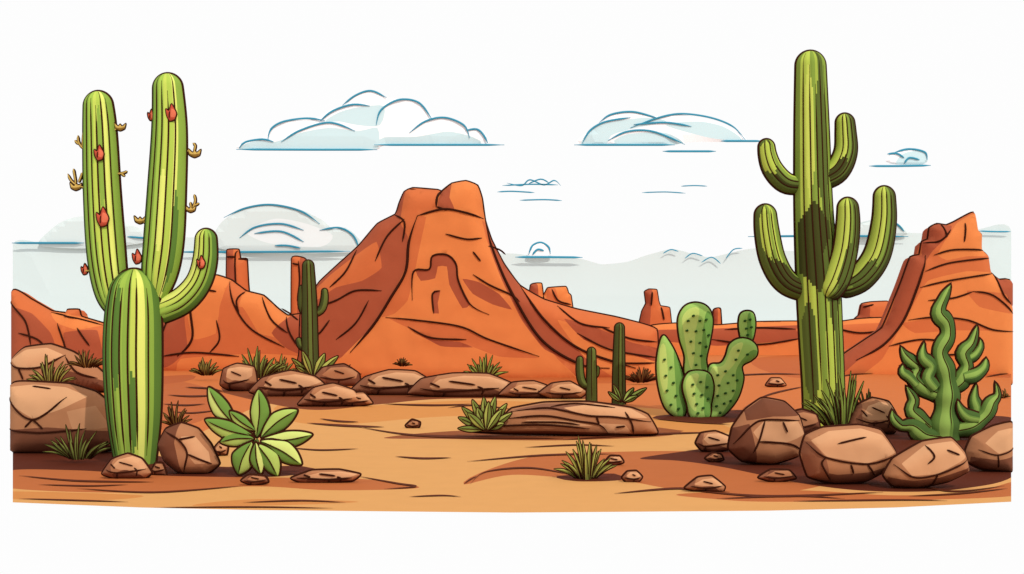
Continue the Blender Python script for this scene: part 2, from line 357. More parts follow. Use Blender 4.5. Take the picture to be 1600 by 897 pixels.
# ---------------- mesas, hills ----------------
LT=(220,126,68);MD=(202,106,60);DK=(166,82,54);DP=(130,56,34)  # sunlit, mid and shaded faces of the same rock, painted as tones
def land(name,label,cat,yb,outl,patches,lines,T=30,R=24,c=MD,ow=2.0,tau=.2,rough=1,D=None,lw=1.4,back=2.5):
    mb=MB(1.06); relief(mb,outl,D or dep(yb),T,R,c,patches,lines,ow=ow,tau=tau,back=back,rough=rough,clipx=(20,1580),lw=lw,ptau=.2,g=9)
    return mb.build(name,None,label,cat,'structure')
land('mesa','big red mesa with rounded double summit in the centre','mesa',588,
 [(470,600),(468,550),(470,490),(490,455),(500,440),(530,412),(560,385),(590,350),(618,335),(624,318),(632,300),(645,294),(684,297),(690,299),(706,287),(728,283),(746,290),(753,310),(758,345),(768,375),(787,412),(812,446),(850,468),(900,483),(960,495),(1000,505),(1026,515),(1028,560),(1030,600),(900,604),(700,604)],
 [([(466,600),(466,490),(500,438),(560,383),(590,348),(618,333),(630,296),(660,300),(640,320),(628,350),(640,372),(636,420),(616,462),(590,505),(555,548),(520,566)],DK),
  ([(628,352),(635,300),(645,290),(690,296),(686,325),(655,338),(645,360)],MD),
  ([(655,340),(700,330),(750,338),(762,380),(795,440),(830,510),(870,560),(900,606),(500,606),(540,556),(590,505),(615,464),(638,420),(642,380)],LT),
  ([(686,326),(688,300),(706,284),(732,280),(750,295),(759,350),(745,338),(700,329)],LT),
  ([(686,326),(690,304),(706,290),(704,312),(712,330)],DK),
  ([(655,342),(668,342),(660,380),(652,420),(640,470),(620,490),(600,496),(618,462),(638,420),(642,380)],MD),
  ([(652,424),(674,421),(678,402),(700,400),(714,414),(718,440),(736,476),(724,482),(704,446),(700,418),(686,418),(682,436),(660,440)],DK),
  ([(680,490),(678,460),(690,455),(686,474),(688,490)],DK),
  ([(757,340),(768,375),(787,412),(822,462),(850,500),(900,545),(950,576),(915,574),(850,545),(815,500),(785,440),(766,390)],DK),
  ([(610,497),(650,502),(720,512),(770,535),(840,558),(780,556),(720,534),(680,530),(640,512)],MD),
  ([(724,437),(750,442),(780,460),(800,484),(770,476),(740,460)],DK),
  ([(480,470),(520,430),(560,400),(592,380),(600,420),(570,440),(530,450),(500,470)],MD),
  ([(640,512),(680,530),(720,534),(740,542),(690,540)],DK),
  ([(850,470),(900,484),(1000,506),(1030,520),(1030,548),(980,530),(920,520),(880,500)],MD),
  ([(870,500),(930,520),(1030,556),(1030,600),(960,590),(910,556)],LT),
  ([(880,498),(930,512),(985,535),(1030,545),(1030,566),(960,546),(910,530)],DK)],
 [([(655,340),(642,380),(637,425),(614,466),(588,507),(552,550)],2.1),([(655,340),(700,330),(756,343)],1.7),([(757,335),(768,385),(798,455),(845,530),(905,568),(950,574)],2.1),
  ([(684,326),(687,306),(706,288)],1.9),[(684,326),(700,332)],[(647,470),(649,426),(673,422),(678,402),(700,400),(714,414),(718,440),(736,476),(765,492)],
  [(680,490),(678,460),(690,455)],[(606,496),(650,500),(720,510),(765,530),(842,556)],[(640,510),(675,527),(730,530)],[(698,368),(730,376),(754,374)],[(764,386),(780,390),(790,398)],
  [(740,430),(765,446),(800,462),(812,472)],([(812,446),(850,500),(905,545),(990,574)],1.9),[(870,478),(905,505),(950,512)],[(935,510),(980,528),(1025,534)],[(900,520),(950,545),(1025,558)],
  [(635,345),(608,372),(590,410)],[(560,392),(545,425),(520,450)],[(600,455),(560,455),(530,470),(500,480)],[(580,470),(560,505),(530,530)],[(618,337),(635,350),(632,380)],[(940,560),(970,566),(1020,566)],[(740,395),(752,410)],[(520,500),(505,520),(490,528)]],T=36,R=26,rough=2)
land('hills','orange hills behind the left cactus below the rock towers','hills',575,
 [(170,590),(170,520),(230,510),(255,500),(300,455),(335,430),(362,438),(385,455),(412,462),(432,480),(450,493),(475,491),(500,520),(500,590)],
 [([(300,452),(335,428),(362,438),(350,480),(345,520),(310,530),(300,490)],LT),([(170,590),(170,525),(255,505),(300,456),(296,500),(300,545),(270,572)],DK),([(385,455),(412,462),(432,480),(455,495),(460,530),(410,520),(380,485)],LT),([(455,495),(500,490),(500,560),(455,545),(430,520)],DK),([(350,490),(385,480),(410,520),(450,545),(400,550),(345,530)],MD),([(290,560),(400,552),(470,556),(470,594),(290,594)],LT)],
 [([(333,432),(306,470),(308,528),(285,556)],1.8),[(362,440),(374,480),(400,515),(450,542)],[(385,456),(376,470),(380,490)],[(412,464),(430,500),(455,520)],[(320,452),(345,456)],[(345,500),(350,530),(335,550)],[(272,490),(262,520),(258,545)],[(450,495),(458,520),(470,540)],[(260,556),(310,550),(380,556)],[(440,482),(470,500)]],D=64)
land('hills','sloping orange hill at the far left behind the boulders','hills',585,
 [(20,600),(20,455),(50,468),(82,486),(104,489),(106,484),(124,484),(128,495),(165,506),(200,520),(200,600)],
 [([(20,480),(60,490),(90,520),(100,560),(20,560)],DK),([(84,488),(110,490),(150,502),(165,508),(130,515),(100,505)],LT),([(110,520),(160,516),(170,560),(120,560)],DK)],
 [[(20,470),(50,500),(60,540)],[(84,488),(120,496),(165,508)],[(100,505),(112,540),(118,570)],[(40,520),(70,530),(88,550)],[(130,512),(150,540)]],D=58)
land('butte','twin rock tower with dark left side behind the left cactus','butte',548,
 [(352,480),(354,440),(355,391),(373,390),(376,404),(386,405),(388,440),(390,480)],[([(350,480),(354,388),(366,390),(370,440),(372,480)],DK)],[[(373,392),(370,402),(372,450)],[(356,402),(370,402)],[(374,405),(387,406)]],D=95,T=14,R=14,rough=1,ow=1.7,c=MD,tau=.12)
land('butte','single slim rock tower touching the dark green mid cactus','butte',548,
 [(456,560),(456,404),(474,403),(479,408),(478,470),(480,560)],[([(464,560),(470,404),(484,404),(484,560)],DK)],[[(468,408),(470,440),(466,470)],[(458,412),(468,414)]],D=95,T=10,R=10,rough=1,ow=1.7,tau=.12)
land('butte','small low butte pair on the mesa slope right of centre','butte',548,
 [(825,520),(829,446),(846,443),(849,462),(856,450),(884,448),(888,458),(892,462),(896,490),(900,520)],[([(825,520),(829,444),(840,446),(842,500)],DK),([(850,500),(856,450),(868,452),(876,500)],MD)],[[(849,462),(849,482)],[(862,452),(872,470),(892,476)]],D=85,T=14,R=14,rough=1,ow=1.5,c=LT,tau=.15)
land('butte','distant pointed butte above the left pad of the pear cactus','butte',548,
 [(990,545),(998,508),(1003,486),(1009,474),(1007,456),(1014,452),(1026,453),(1029,470),(1032,478),(1046,481),(1049,505),(1056,545)],[([(1014,545),(1018,454),(1030,452),(1034,478),(1052,481),(1056,545)],MD),([(996,545),(1003,486),(1009,474),(1014,490),(1010,545)],DK)],[[(1018,456),(1016,478)],[(1032,480),(1036,500)]],D=130,T=14,R=14,rough=1,ow=1.4,c=DK,tau=.15)
land('butte','tiny far rock pillar between pear cactus and right cactus','butte',548,
 [(1112,545),(1114,486),(1118,482),(1126,483),(1129,545)],[([(1120,545),(1121,480),(1130,480),(1132,545)],MD)],[],D=130,T=7,R=7,rough=0,ow=1.3,c=DK,tau=.15)
land('butte','stepped low butte between the right cactus and the right mesa','butte',548,
 [(1326,545),(1334,500),(1342,492),(1346,475),(1360,472),(1386,471),(1392,480),(1404,545)],[([(1326,545),(1334,500),(1346,475),(1356,480),(1350,545)],DK)],[[(1346,480),(1362,476)],[(1336,500),(1360,496)]],D=120,T=14,R=14,rough=1,ow=1.4,c=MD,tau=.15)
land('ridge','long low orange ridge on the horizon right of centre','ridge',552,
 [(1010,590),(1010,512),(1060,505),(1120,508),(1180,503),(1240,502),(1300,504),(1345,498),(1400,500),(1430,590)],
 [([(1010,516),(1100,514),(1250,508),(1320,512),(1250,530),(1120,540),(1010,530)],DK),([(1240,514),(1400,504),(1420,540),(1300,545)],MD)],[[(1130,515),(1180,512),(1240,514)],[(1110,530),(1180,538),(1250,528)],[(1300,512),(1340,520),(1390,514)]],D=92,T=16,R=20,rough=1,ow=1.5,c=LT)
land('mesa','tall craggy orange mesa at the right edge','mesa',583,
 [(1290,600),(1310,560),(1350,532),(1378,512),(1394,475),(1408,440),(1422,402),(1436,398),(1440,378),(1449,374),(1452,356),(1464,350),(1478,352),(1490,347),(1520,332),(1526,360),(1532,366),(1532,390),(1542,400),(1546,425),(1560,437),(1580,443),(1580,600)],
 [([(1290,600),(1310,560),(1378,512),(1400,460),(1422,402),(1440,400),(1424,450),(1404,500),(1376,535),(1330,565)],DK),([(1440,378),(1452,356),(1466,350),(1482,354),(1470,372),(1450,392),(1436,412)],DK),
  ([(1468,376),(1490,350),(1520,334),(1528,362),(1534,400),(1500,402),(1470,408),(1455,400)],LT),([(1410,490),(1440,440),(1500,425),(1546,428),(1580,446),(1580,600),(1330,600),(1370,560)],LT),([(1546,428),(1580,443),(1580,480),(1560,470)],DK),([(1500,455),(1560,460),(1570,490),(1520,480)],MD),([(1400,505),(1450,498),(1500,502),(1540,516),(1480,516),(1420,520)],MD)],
 [([(1440,400),(1424,450),(1402,502),(1372,538),(1330,562)],1.9),[(1440,380),(1460,378),(1478,360)],[(1450,400),(1480,392),(1532,392)],[(1436,425),(1475,412),(1540,404)],[(1428,450),(1470,440),(1544,428)],[(1500,350),(1496,380)],[(1440,470),(1480,466),(1510,456)],[(1510,456),(1540,462),(1575,490)],[(1410,500),(1450,496),(1500,500),(1540,515),(1578,518)],[(1380,540),(1430,530),(1480,535)],[(1546,426),(1556,460),(1570,475)],[(1470,372),(1466,352)],[(1395,570),(1440,556),(1520,552)]],D=60)

# ---------------- rocks ----------------
RL=(204,150,108);RM=(170,114,78);RD=(112,66,46)  # lit tops and shaded undersides are painted; dark stones share the dark tone
rs_=[0]
def rock(label,outl,patches=None,lines=None,yb=None,T=None,c=RM,cat='boulder',ow=2.4,name='boulder',group=None):
    xs=[p[0] for p in outl];ys=[p[1] for p in outl];cx=sum(xs)/len(xs);cy=sum(ys)/len(ys);w=max(xs)-min(xs);h=max(ys)-min(ys)
    rs_[0]+=1; rd=random.Random(rs_[0])
    if 'middle' in label and w<180: outl=[(cx+(p[0]-cx)*1.09+rd.uniform(-2,2),cy+(p[1]-cy)*1.05+rd.uniform(-2,1)) for p in outl]; ow=1.9
    if patches is None:
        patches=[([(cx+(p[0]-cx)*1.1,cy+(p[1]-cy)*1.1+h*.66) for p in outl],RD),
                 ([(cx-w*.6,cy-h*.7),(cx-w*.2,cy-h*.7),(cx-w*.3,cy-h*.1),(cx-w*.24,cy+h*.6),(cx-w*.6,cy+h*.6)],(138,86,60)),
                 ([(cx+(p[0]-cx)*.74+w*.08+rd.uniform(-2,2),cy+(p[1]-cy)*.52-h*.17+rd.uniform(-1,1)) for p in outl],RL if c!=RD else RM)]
    if lines is None:
        a=rd.uniform(-.2,.15)
        lines=[[(cx-w*.4,cy+h*.04),(cx+w*(a-.05),cy+h*.16),(cx+w*.4,cy+h*.02)],[(cx+w*(a-.05),cy+h*.16),(cx+w*(a-.08),cy+h*.42)],[(cx-w*.1+a*20,cy-h*.28),(cx+w*.16,cy-h*.12)]]
        if w>70: lines+=[[(cx+w*.18,cy-h*.05),(cx+w*.24,cy+h*.08),(cx+w*.22,cy+h*.3)],[(cx-w*.3,cy-h*.2),(cx-w*.2,cy-h*.02)]]
    mb=MB(); big=w>80
    relief(mb,outl,dep(yb or max(ys)),T or h*.38,min(h*.3,40),c,patches,lines,ow=ow,tau=.18,ptau=.08,rough=h*.02,rs=25,clipx=(20,1580),lw=1.5 if big else 1.1)
    return mb.build(name,None,label,cat,None,group)
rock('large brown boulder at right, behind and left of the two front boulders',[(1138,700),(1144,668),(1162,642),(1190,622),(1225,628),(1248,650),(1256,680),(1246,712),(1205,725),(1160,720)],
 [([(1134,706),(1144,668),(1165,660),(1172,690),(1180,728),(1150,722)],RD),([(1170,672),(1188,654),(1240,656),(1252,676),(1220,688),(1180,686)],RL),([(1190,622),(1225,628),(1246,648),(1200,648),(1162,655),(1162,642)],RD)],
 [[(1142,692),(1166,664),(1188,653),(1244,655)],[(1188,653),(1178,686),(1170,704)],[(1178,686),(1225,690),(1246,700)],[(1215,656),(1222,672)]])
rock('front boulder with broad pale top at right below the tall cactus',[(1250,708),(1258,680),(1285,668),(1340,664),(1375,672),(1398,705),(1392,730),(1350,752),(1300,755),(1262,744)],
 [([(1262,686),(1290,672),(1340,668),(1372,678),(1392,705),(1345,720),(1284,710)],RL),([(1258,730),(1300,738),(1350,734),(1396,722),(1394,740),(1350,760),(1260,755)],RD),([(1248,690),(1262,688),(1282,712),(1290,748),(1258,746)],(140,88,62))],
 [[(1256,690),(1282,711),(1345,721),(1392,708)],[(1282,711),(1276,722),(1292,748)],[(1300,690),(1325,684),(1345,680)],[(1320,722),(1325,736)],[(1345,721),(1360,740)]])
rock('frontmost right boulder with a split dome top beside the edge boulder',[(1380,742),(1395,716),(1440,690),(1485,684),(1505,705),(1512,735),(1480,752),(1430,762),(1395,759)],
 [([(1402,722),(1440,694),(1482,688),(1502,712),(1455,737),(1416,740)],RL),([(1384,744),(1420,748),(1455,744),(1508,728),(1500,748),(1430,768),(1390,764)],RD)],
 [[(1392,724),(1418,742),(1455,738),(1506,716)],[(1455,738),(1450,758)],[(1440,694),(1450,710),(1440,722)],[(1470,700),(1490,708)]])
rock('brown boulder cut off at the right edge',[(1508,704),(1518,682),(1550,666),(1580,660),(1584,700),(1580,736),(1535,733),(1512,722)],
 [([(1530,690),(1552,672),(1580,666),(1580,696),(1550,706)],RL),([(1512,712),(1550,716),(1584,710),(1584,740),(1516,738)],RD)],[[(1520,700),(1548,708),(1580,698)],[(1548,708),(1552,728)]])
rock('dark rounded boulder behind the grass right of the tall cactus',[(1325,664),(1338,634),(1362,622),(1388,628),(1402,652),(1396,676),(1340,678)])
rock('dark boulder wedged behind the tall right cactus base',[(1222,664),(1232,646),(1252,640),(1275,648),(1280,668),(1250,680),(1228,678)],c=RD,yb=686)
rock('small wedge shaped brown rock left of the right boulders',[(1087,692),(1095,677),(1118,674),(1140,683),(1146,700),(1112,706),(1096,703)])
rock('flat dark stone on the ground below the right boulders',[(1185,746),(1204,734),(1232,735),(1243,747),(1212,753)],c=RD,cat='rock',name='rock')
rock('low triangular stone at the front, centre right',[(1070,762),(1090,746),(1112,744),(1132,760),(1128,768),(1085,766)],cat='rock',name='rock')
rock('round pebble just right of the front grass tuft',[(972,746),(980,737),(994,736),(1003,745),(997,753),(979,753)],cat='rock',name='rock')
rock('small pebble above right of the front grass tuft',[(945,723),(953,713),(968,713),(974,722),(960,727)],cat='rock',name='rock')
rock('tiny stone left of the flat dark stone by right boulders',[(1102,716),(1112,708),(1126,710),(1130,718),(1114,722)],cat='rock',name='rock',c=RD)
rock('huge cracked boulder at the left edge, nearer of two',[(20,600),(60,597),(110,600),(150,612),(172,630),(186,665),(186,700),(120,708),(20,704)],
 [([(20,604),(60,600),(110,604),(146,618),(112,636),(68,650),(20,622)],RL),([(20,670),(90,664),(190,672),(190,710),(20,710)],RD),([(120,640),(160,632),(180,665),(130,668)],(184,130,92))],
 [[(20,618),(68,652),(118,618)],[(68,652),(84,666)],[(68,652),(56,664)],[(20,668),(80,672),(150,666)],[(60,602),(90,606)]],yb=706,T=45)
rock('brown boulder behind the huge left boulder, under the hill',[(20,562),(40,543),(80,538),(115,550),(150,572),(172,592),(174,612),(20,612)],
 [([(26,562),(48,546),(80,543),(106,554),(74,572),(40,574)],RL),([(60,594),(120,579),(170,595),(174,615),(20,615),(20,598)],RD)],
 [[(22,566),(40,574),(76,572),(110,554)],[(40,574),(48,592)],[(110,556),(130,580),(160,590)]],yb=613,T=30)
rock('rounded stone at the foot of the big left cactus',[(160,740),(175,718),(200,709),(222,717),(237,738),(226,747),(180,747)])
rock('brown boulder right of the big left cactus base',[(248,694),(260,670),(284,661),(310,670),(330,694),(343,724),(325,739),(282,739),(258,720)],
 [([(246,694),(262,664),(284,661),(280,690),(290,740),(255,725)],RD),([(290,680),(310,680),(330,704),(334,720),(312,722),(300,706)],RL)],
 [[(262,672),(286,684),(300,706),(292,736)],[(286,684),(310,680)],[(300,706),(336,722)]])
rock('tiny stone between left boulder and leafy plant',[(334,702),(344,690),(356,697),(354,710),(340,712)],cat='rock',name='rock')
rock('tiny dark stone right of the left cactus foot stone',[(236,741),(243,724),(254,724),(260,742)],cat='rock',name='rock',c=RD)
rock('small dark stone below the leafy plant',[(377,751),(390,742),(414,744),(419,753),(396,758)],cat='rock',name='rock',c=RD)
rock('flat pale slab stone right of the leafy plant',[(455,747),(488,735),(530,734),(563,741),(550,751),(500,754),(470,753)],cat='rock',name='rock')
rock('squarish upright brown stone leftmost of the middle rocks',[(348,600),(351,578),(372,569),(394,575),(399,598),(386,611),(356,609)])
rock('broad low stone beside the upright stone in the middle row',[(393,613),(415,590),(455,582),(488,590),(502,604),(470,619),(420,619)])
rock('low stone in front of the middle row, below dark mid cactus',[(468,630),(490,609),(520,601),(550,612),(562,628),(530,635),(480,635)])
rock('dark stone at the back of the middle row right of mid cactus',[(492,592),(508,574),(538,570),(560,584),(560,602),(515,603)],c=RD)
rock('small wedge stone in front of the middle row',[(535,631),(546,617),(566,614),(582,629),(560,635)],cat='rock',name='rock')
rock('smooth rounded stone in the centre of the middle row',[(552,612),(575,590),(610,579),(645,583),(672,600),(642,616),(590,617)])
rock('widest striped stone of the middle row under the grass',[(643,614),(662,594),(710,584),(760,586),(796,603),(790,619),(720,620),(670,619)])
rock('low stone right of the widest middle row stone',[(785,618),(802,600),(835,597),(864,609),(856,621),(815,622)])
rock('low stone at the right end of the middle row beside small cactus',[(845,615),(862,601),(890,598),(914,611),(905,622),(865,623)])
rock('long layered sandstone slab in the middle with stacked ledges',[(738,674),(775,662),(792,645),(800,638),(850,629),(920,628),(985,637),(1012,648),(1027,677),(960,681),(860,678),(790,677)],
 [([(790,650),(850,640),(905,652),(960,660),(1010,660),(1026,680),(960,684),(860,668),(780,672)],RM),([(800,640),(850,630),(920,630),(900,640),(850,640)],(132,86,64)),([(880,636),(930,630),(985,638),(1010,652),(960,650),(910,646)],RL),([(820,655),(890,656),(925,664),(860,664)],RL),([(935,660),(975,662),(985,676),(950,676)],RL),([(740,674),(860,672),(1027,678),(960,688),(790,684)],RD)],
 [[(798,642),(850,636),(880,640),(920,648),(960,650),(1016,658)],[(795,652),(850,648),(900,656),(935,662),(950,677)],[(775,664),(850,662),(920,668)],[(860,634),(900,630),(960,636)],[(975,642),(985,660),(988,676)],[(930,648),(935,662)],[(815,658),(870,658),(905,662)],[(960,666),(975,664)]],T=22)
rock('lone pebble on the open sand in the centre',[(634,665),(644,656),(656,660),(654,668),(640,669)],cat='rock',name='rock',c=RD)
rock('small stone on the orange plain left of tall right cactus',[(1196,602),(1204,591),(1219,591),(1228,602),(1212,605)],cat='rock',name='rock',ow=1.4)

# ---------------- left cactus ----------------
GL=(188,200,86);GM=(136,164,66);GD=(88,120,50);GDD=(58,86,38);YL=(216,220,110)  # greens paint the lit and shaded sides of the cactus as strips
D=dep(722); root=thing('saguaro_cactus','big green ribbed cactus at left with red flowers and two tall arms','cactus',Wp(216,722,D))
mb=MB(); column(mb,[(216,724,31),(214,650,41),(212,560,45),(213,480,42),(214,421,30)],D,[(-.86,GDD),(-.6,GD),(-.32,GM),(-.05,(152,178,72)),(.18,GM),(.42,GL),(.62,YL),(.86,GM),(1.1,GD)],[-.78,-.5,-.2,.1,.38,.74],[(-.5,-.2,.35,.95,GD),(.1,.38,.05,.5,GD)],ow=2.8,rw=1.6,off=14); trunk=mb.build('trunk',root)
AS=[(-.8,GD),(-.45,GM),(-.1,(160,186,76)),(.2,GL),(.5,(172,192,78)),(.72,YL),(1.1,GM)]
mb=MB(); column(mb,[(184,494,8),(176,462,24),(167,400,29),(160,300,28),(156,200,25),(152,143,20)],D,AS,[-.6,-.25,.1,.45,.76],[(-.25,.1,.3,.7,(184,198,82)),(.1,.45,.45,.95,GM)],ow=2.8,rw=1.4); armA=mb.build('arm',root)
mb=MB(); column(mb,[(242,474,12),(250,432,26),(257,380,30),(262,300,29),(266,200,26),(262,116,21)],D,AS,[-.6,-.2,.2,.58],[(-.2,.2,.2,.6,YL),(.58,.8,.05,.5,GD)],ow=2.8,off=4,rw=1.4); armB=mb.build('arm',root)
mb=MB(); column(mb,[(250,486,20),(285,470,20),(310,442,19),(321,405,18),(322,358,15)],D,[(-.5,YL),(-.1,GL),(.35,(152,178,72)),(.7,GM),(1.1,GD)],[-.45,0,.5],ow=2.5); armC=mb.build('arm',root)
RED=(186,76,54);RED2=(214,108,78);TAN=(196,160,84)
def flower(x,y,s,off,par):
    mb=MB(); o=[(x-.1*s,y+s*.6),(x-s*.34,y+.2*s),(x-s*.4,y-s*.3),(x-.16*s,y-s*.15),(x+.02*s,y-s*.66),(x+.3*s,y-.2*s),(x+s*.4,y+s*.1),(x+.25*s,y+s*.5)]
    relief(mb,o,D,s*.18,s*.3,RED,[([(x,y+.3*s),(x+.05*s,y-.3*s),(x+.4*s,y-.1*s),(x+.3*s,y+.3*s)],RED2)],[[(x-.1*s,y+.4*s),(x-.08*s,y-.1*s)]],ow=1.4,off=off,tau=.3,lw=.9); mb.build('flower',par)
for f in [(275,181,21,28,armB),(164,243,19,28,armA),(170,342,24,30,armA),(319,411,16,20,armC),(238,181,14,6,armB),(133,421,14,2,armA),(217,402,18,10,trunk)]: flower(*f)
def bud(stems,cup,par,name='bud'):
    mb=MB()
    for s in stems:
        stroke(mb,s,D,2.8,INK,off=2); stroke(mb,s,D,1.3,TAN,off=4.5)
    if cup:
        x,y,s=cup; relief(mb,[(x-s,y-s*.7),(x-s*.3,y-.1*s),(x,y-s*.5),(x+s*.35,y-.1*s),(x+s,y-s*.6),(x+s*.8,y+s*.35),(x,y+s*.7),(x-s*.8,y+s*.3)],D,s*.4,s*.5,TAN,[([(x-.9*s,y+.2*s),(x,y+.2*s),(x+.9*s,y+.1*s),(x,y+.9*s)],(150,112,50))],[],ow=1.4,off=4,tau=.25)
    mb.build(name,par)
bud([[(174,206),(184,202)]],(189,199,9),armA); bud([[(136,234),(129,230),(124,222),(123,212)],[(130,230),(131,216),(132,206)],[(124,226),(118,220)]],None,armA)
bud([[(136,294),(122,290),(112,282),(107,272)],[(120,288),(118,276),(116,264)],[(124,286),(128,276),(130,270)]],(120,292,9),armA); bud([[(184,272),(193,271),(200,268)],[(190,271),(196,276)]],None,armA,'spine')
bud([[(284,232),(298,238)],[(304,238),(306,228),(302,224)]],(305,240,10),armB); bud([[(284,324),(300,330)],[(300,326),(298,316)],[(302,326),(306,314),(304,304)],[(304,322),(312,318)]],(299,327,8),armB)
bud([[(236,352),(224,346)]],(220,344,9),armB); bud([[(152,426),(142,423),(134,424)]],None,armA,'spine')

# ---------------- right saguaro ----------------
SL=(178,192,78);SM=(128,148,60);SD=(88,100,44);SDD=(66,68,30)  # painted highlights and shade patches along trunk and arms
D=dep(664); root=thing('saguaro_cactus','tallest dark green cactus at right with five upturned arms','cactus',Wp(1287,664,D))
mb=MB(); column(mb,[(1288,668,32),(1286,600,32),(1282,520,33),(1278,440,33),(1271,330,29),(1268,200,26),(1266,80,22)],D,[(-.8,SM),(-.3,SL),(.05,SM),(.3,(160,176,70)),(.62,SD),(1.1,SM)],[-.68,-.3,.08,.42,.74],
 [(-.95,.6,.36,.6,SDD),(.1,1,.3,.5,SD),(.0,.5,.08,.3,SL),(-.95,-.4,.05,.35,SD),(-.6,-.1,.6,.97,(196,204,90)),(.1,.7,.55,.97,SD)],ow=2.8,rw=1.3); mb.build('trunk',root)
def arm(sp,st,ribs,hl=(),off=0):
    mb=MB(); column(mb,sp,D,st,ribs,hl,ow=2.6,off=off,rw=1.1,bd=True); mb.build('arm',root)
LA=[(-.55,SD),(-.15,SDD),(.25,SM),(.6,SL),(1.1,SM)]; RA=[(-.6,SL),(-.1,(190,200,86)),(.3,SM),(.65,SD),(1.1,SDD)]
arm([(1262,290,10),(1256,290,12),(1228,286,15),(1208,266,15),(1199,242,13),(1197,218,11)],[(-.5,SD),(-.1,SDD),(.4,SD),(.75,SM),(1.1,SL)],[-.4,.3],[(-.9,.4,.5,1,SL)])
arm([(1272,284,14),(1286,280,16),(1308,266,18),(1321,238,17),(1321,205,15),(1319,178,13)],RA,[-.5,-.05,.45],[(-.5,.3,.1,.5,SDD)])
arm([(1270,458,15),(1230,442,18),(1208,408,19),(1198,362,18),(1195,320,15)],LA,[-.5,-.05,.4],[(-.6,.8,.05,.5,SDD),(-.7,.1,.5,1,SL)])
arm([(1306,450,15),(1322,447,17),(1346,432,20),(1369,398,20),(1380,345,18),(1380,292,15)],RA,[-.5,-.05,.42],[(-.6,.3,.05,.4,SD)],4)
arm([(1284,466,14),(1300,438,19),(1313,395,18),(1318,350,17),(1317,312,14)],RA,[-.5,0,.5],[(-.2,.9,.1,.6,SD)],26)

# ---------------- mid cacti ----------------
OL=(98,108,50);OD=(72,78,38)
D=dep(597); root=thing('saguaro_cactus','slim dark cactus with short side arms left of the big mesa','cactus',Wp(486,597,D))
mb=MB(); column(mb,[(486,597,13),(485,530,12),(484,470,11),(482,407,8)],D,[(-.2,OD),(.4,OL),(1.1,OD)],[-.1,.5],ow=1.7,rw=.9,off=4); mb.build('trunk',root)
for sp in ([(488,492,5),(502,484,5.5),(507,468,5.5),(507,451,4)],[(480,492,5),(472,482,5),(471,464,5),(472,446,4)],[(480,546,5),(470,540,5),(466,528,4)]):
    mb=MB(); column(mb,sp,D,[(0,OD),(1.1,OL)],[],ow=1.6,N=20); mb.build('arm',root)
D=dep(628); root=thing('saguaro_cactus','small short cactus with one raised left arm near centre right','cactus',Wp(924,628,D))
mb=MB(); column(mb,[(924,630,8),(924,590,7.5),(924,543,6)],D,[(-.1,OD),(1.1,OL)],[0],ow=1.6,rw=.8,off=3); mb.build('trunk',root)
mb=MB(); column(mb,[(922,604,5),(910,598,5.5),(906,580,5.5),(906,557,4.5)],D,[(0,OD),(1.1,OL)],[],ow=1.6,N=20); mb.build('arm',root)
mb=MB(); column(mb,[(926,590,4),(932,584,4),(933,572,3)],D,[(0,OD),(1.1,OL)],[],ow=1.2,N=20); mb.build('arm',root)
D=dep(632); mb=MB(); column(mb,[(967,634,10),(967,570,9),(968,505,7)],D,[(-.2,OD),(.5,OL),(1.1,OD)],[-.1,.5],ow=1.7,rw=.8)
mb.build('column_cactus',None,'single bare column cactus without arms near centre right','cactus')

# ---------------- prickly pear ----------------
PL=(190,210,112);PM=(158,194,98);PD=(112,156,72)
D=dep(650); root=thing('prickly_pear','light green dotted pear cactus with round pads between the saguaros','cactus',Wp(1090,650,D))
def pad(o,patches,dots,off,name='pad',T=9,R=11):
    mb=MB(); relief(mb,o,D,T,R,PM,patches,[([(x,y),(x+1,y+3)],2.6) for x,y in dots],ow=2.3,off=off,lc=(46,80,34)); mb.build(name,root)
pad([(1070,586),(1068,556),(1060,528),(1058,498),(1068,479),(1086,473),(1104,480),(1112,500),(1108,532),(1102,560),(1102,586)],[([(1066,520),(1064,496),(1076,482),(1090,484),(1084,520),(1082,560),(1076,574)],PL),([(1100,490),(1112,500),(1106,550),(1098,585),(1092,560)],PD)],[(1072,500),(1080,492),(1090,500),(1100,498),(1070,515),(1084,516),(1096,514),(1104,522),(1076,532),(1090,534),(1100,540),(1080,550),(1092,554),(1084,568)],10)
pad([(1056,652),(1038,636),(1028,604),(1025,568),(1030,536),(1036,524),(1044,532),(1056,554),(1068,590),(1072,630),(1068,650)],[([(1052,548),(1066,590),(1072,640),(1058,650),(1054,600)],PD),([(1030,545),(1038,540),(1042,590),(1038,615),(1030,590)],PL)],[(1036,560),(1046,572),(1038,585),(1050,596),(1040,608),(1054,616),(1046,630),(1058,636)],4)
pad([(1078,652),(1070,628),(1064,602),(1072,582),(1090,578),(1106,584),(1112,604),(1108,630),(1104,652)],[([(1068,600),(1074,586),(1088,584),(1082,610),(1084,640),(1074,630)],PL),([(1100,584),(1112,604),(1104,650),(1096,640)],PD)],[(1078,598),(1090,594),(1100,602),(1080,612),(1092,614),(1102,620),(1084,628),(1094,634),(1086,642)],18)
pad([(1104,652),(1108,620),(1102,590),(1108,570),(1124,567),(1132,556),(1138,538),(1152,529),(1168,530),(1180,540),(1181,554),(1172,563),(1158,572),(1160,592),(1152,620),(1136,642),(1122,652)],[([(1106,600),(1110,574),(1128,570),(1142,542),(1158,536),(1146,566),(1126,590),(1116,620)],PL),([(1170,548),(1182,552),(1160,574),(1160,600),(1140,645),(1124,650),(1146,610),(1148,576)],PD)],[(1118,584),(1130,578),(1142,584),(1120,600),(1134,596),(1148,592),(1118,616),(1130,612),(1142,608),(1116,632),(1128,628),(1138,624),(1122,642),(1150,546),(1146,560),(1164,552)],8)
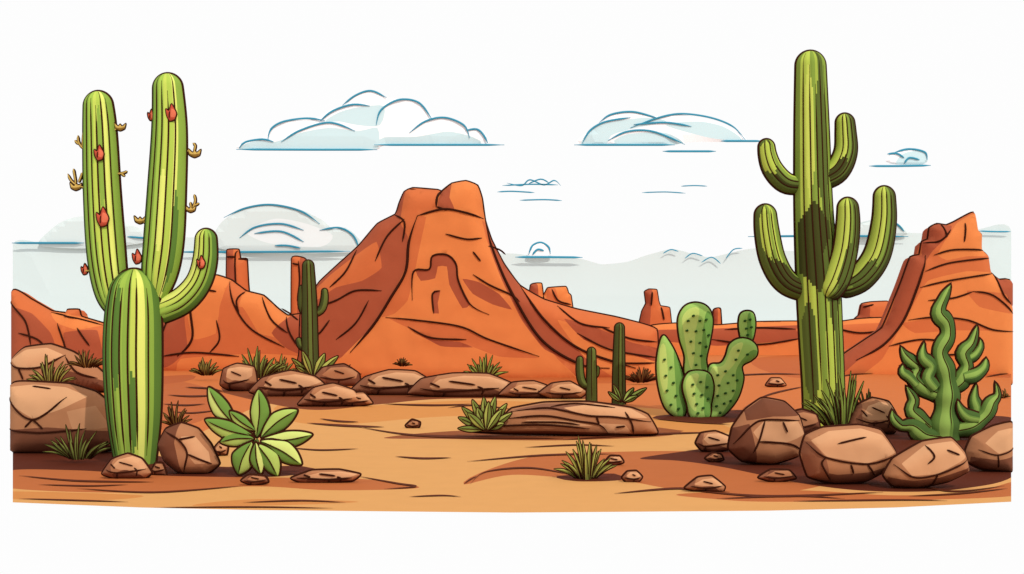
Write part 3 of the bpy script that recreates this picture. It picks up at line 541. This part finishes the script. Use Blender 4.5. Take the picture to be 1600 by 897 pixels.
pad([(1160,534),(1154,512),(1156,492),(1166,486),(1177,490),(1180,510),(1174,534)],[([(1168,490),(1180,500),(1174,534),(1166,532)],PD)],[(1162,500),(1170,498),(1164,512),(1172,510),(1166,522)],0,T=7,R=8)

# ---------------- branching cactus ----------------
BG=(138,164,78);BM=(104,132,60);BD=(70,94,44)
D=dep(686); root=thing('branching_cactus','twisting green branching cactus with pointed tips behind the right boulders','cactus',Wp(1474,686,D))
ST=[(-.55,BM),(-.05,BG),(.25,BM),(1.1,BD)]
def br(sp,off,name='branch'):
    mb=MB(); column(mb,sp,D,ST,[.1] if sp[0][2]>9 else [],[],ow=2.4,rw=1,off=off,dome=False,N=28,knob=.12); mb.build(name,root)
br([(1474,690,26),(1475,650,20),(1478,610,17),(1474,580,15),(1466,550,13),(1478,525,11),(1476,505,13),(1464,488,11),(1472,466,8),(1484,443,.5)],6,'stem')
br([(1472,618,12),(1446,608,14),(1428,590,11),(1434,575,9),(1420,562,9),(1412,552,6),(1407,540,.5)],0)
br([(1430,600,9),(1418,588,8),(1408,580,6),(1409,568,.5)],6)
br([(1458,606,9),(1446,590,10),(1452,572,10),(1438,556,8),(1441,532,.5)],10)
br([(1480,612,12),(1500,596,13),(1510,572,11),(1504,552,10),(1518,535,9),(1527,507,.5)],0)
br([(1502,590,8),(1520,586,10),(1534,574,8),(1538,558,.5)],8)
br([(1508,562,7),(1522,556,7),(1532,542,6),(1532,528,.5)],-2)
br([(1472,682,12),(1440,678,14),(1420,664,12),(1404,664,8),(1392,652,6),(1390,638,.5)],12)
br([(1454,670,10),(1436,654,12),(1422,640,9),(1426,624,9),(1414,602,.5)],4)
br([(1480,672,12),(1510,664,15),(1534,648,12),(1544,628,10),(1554,616,6),(1550,595,.5)],12)
br([(1512,658,9),(1524,640,10),(1520,622,8),(1524,598,.5)],4)
br([(1520,652,9),(1502,648,9),(1492,636,6),(1488,622,.5)],22)

# ---------------- leafy plants ----------------
D=dep(742); root=thing('leafy_plant','broad leaved bright green plant in front of the left cactus','plant',Wp(408,742,D))
LG=(168,190,94);LD=(106,140,60);LY=(200,212,118)
for k,(b0,tip,w_,of) in enumerate([((372,668),(326,605),28,0),((402,682),(405,608),30,2),((410,682),(466,640),30,6),((412,686),(490,678),26,10),((396,680),(322,655),28,6),((398,684),(346,690),24,8),((412,688),(474,724),32,14),((396,690),(376,740),36,14),((406,692),(438,742),30,18),((404,690),(412,738),22,20),((400,672),(360,642),20,4)]):
    mb=MB(); leafpart(mb,b0,tip,w_,D,LG if k%3 else LY,LD,off=of,ow=2.2,bend=.05*(1 if k%2 else -1)); mb.build('leaf',root)
mb=MB(); stroke(mb,[(405,745),(404,715),(402,684)],D,4,(92,110,50),off=2); stroke(mb,[(402,690),(384,682),(370,666)],D,2.6,(92,110,50),off=0); mb.build('stem',root)
def leafy(label,cx,yb,leaves,c1=(140,158,66),c2=(92,110,46),yd=None):
    D=dep(yd or yb); root=thing('leafy_plant',label,'plant',Wp(cx,yb,D))
    for k,(tx,ty,w_) in enumerate(leaves):
        mb=MB(); leafpart(mb,(cx+(tx-cx)*.08,yb-2),(tx,ty),w_,D,c1,c2,off=k*1.5,ow=1.2,vein=.7); mb.build('leaf',root)
leafy('small pale leaved plant at the foot of the slim dark cactus',490,590,[(456,560,9),(462,572,8),(508,552,12),(529,556,11),(520,572,10),(474,548,10)],c1=(180,180,86),c2=(124,132,58),yd=602)
leafy('small light leaved plant beside the bare column cactus',972,630,[(958,600,7),(990,606,9),(1010,606,9),(950,612,7),(996,618,8)],c1=(160,180,88),c2=(108,130,58),yd=636)
leafy('bushy green leafed shrub left of the layered slab',760,672,[(716,652,12),(722,636,12),(732,666,11),(738,624,12),(756,620,12),(774,619,12),(792,630,12),(800,644,11),(788,660,11),(746,636,13),(768,634,13),(716,668,10),(780,648,12),(754,652,12),(732,644,12),(764,626,11),(784,638,11)],c1=(164,172,84),c2=(110,122,54),yd=683)

# ---------------- grass ----------------
DGc=((114,120,56),(78,82,38)); BR=((136,110,54),(90,70,36))
tuft('grass_tuft','spiky grass tuft in the sand at the front centre right',916,747,44,70,17,1,bw=4.4,ink=1.0,cols=((164,162,78),(110,112,50)))
tuft('grass_tuft','dark grass tuft below the huge left boulder',126,716,54,54,17,2,cols=DGc,bw=3.6,yd=722)
tuft('grass_tuft','olive grass tuft between the two left boulders',84,602,36,48,15,3,cols=((150,144,68),(100,96,46)),bw=3.2,yd=640)
tuft('grass_tuft','brown dry grass on top of the back left boulder',140,574,30,28,15,4,cols=BR,bw=2.4,ink=.6,yd=616)
tuft('grass_tuft','long green grass at the base of the tall right cactus',1312,668,66,84,21,5,cols=((134,150,64),(86,100,44)),bw=4,yd=676,ink=1.0)
tuft('grass_tuft','dark grass right of the tall right cactus base',1350,664,30,60,11,6,cols=DGc,bw=3.2,yd=672)
tuft('grass_tuft','grass tuft behind the upright stone in the middle row',406,590,44,48,19,7,cols=((152,158,72),(96,102,48)),bw=3.6,ink=.8,yd=604)
tuft('grass_tuft','small leaning grass tuft left of the upright middle stone',324,586,24,28,11,8,cols=((150,134,64),(98,90,44)),bw=2.8,ink=.7,yd=594)
tuft('grass_tuft','low grass tuft left of the slim dark cactus',440,588,28,34,13,9,cols=((150,144,68),(96,92,44)),bw=3,ink=.7,yd=598)
tuft('grass_tuft','grass tuft behind the widest middle row stone',757,592,34,40,15,10,cols=((156,162,72),(100,110,48)),bw=3.6,ink=.8,yd=606)
tuft('grass_tuft','low dark brush behind the dark middle row stone',540,592,26,24,11,11,cols=((112,92,46),(78,62,32)),bw=2.4,ink=.6,yd=598)
tuft('grass_tuft','tiny far dry tuft at the mesa foot',629,572,14,14,9,12,cols=((120,90,42),(80,58,30)),bw=1.8,ink=.5,yd=594)
tuft('grass_tuft','dark dry brush at the right foot of the big mesa',1000,597,30,24,15,13,cols=((114,80,42),(84,56,30)),bw=2.4,ink=.6,yd=600)
tuft('grass_tuft','dry brown tuft behind the boulder right of left cactus',278,666,24,42,11,14,cols=BR,bw=2.8,yd=690)
tuft('grass_tuft','tiny dark tuft on the plain at the right edge',1564,622,11,14,7,15,cols=BR,bw=1.8,ink=.5)

cam=bpy.data.cameras.new('camera'); co=bpy.data.objects.new('camera',cam); C.objects.link(co)
co.location=(0,0,H); co.rotation_euler=(pi/2,0,0); cam.lens=45; cam.sensor_width=36; cam.shift_y=(HY-448.5)/1600; cam.clip_end=3000
sc=bpy.context.scene; sc.camera=co
sc.view_settings.view_transform='Standard'; sc.view_settings.look='None'; sc.view_settings.exposure=0
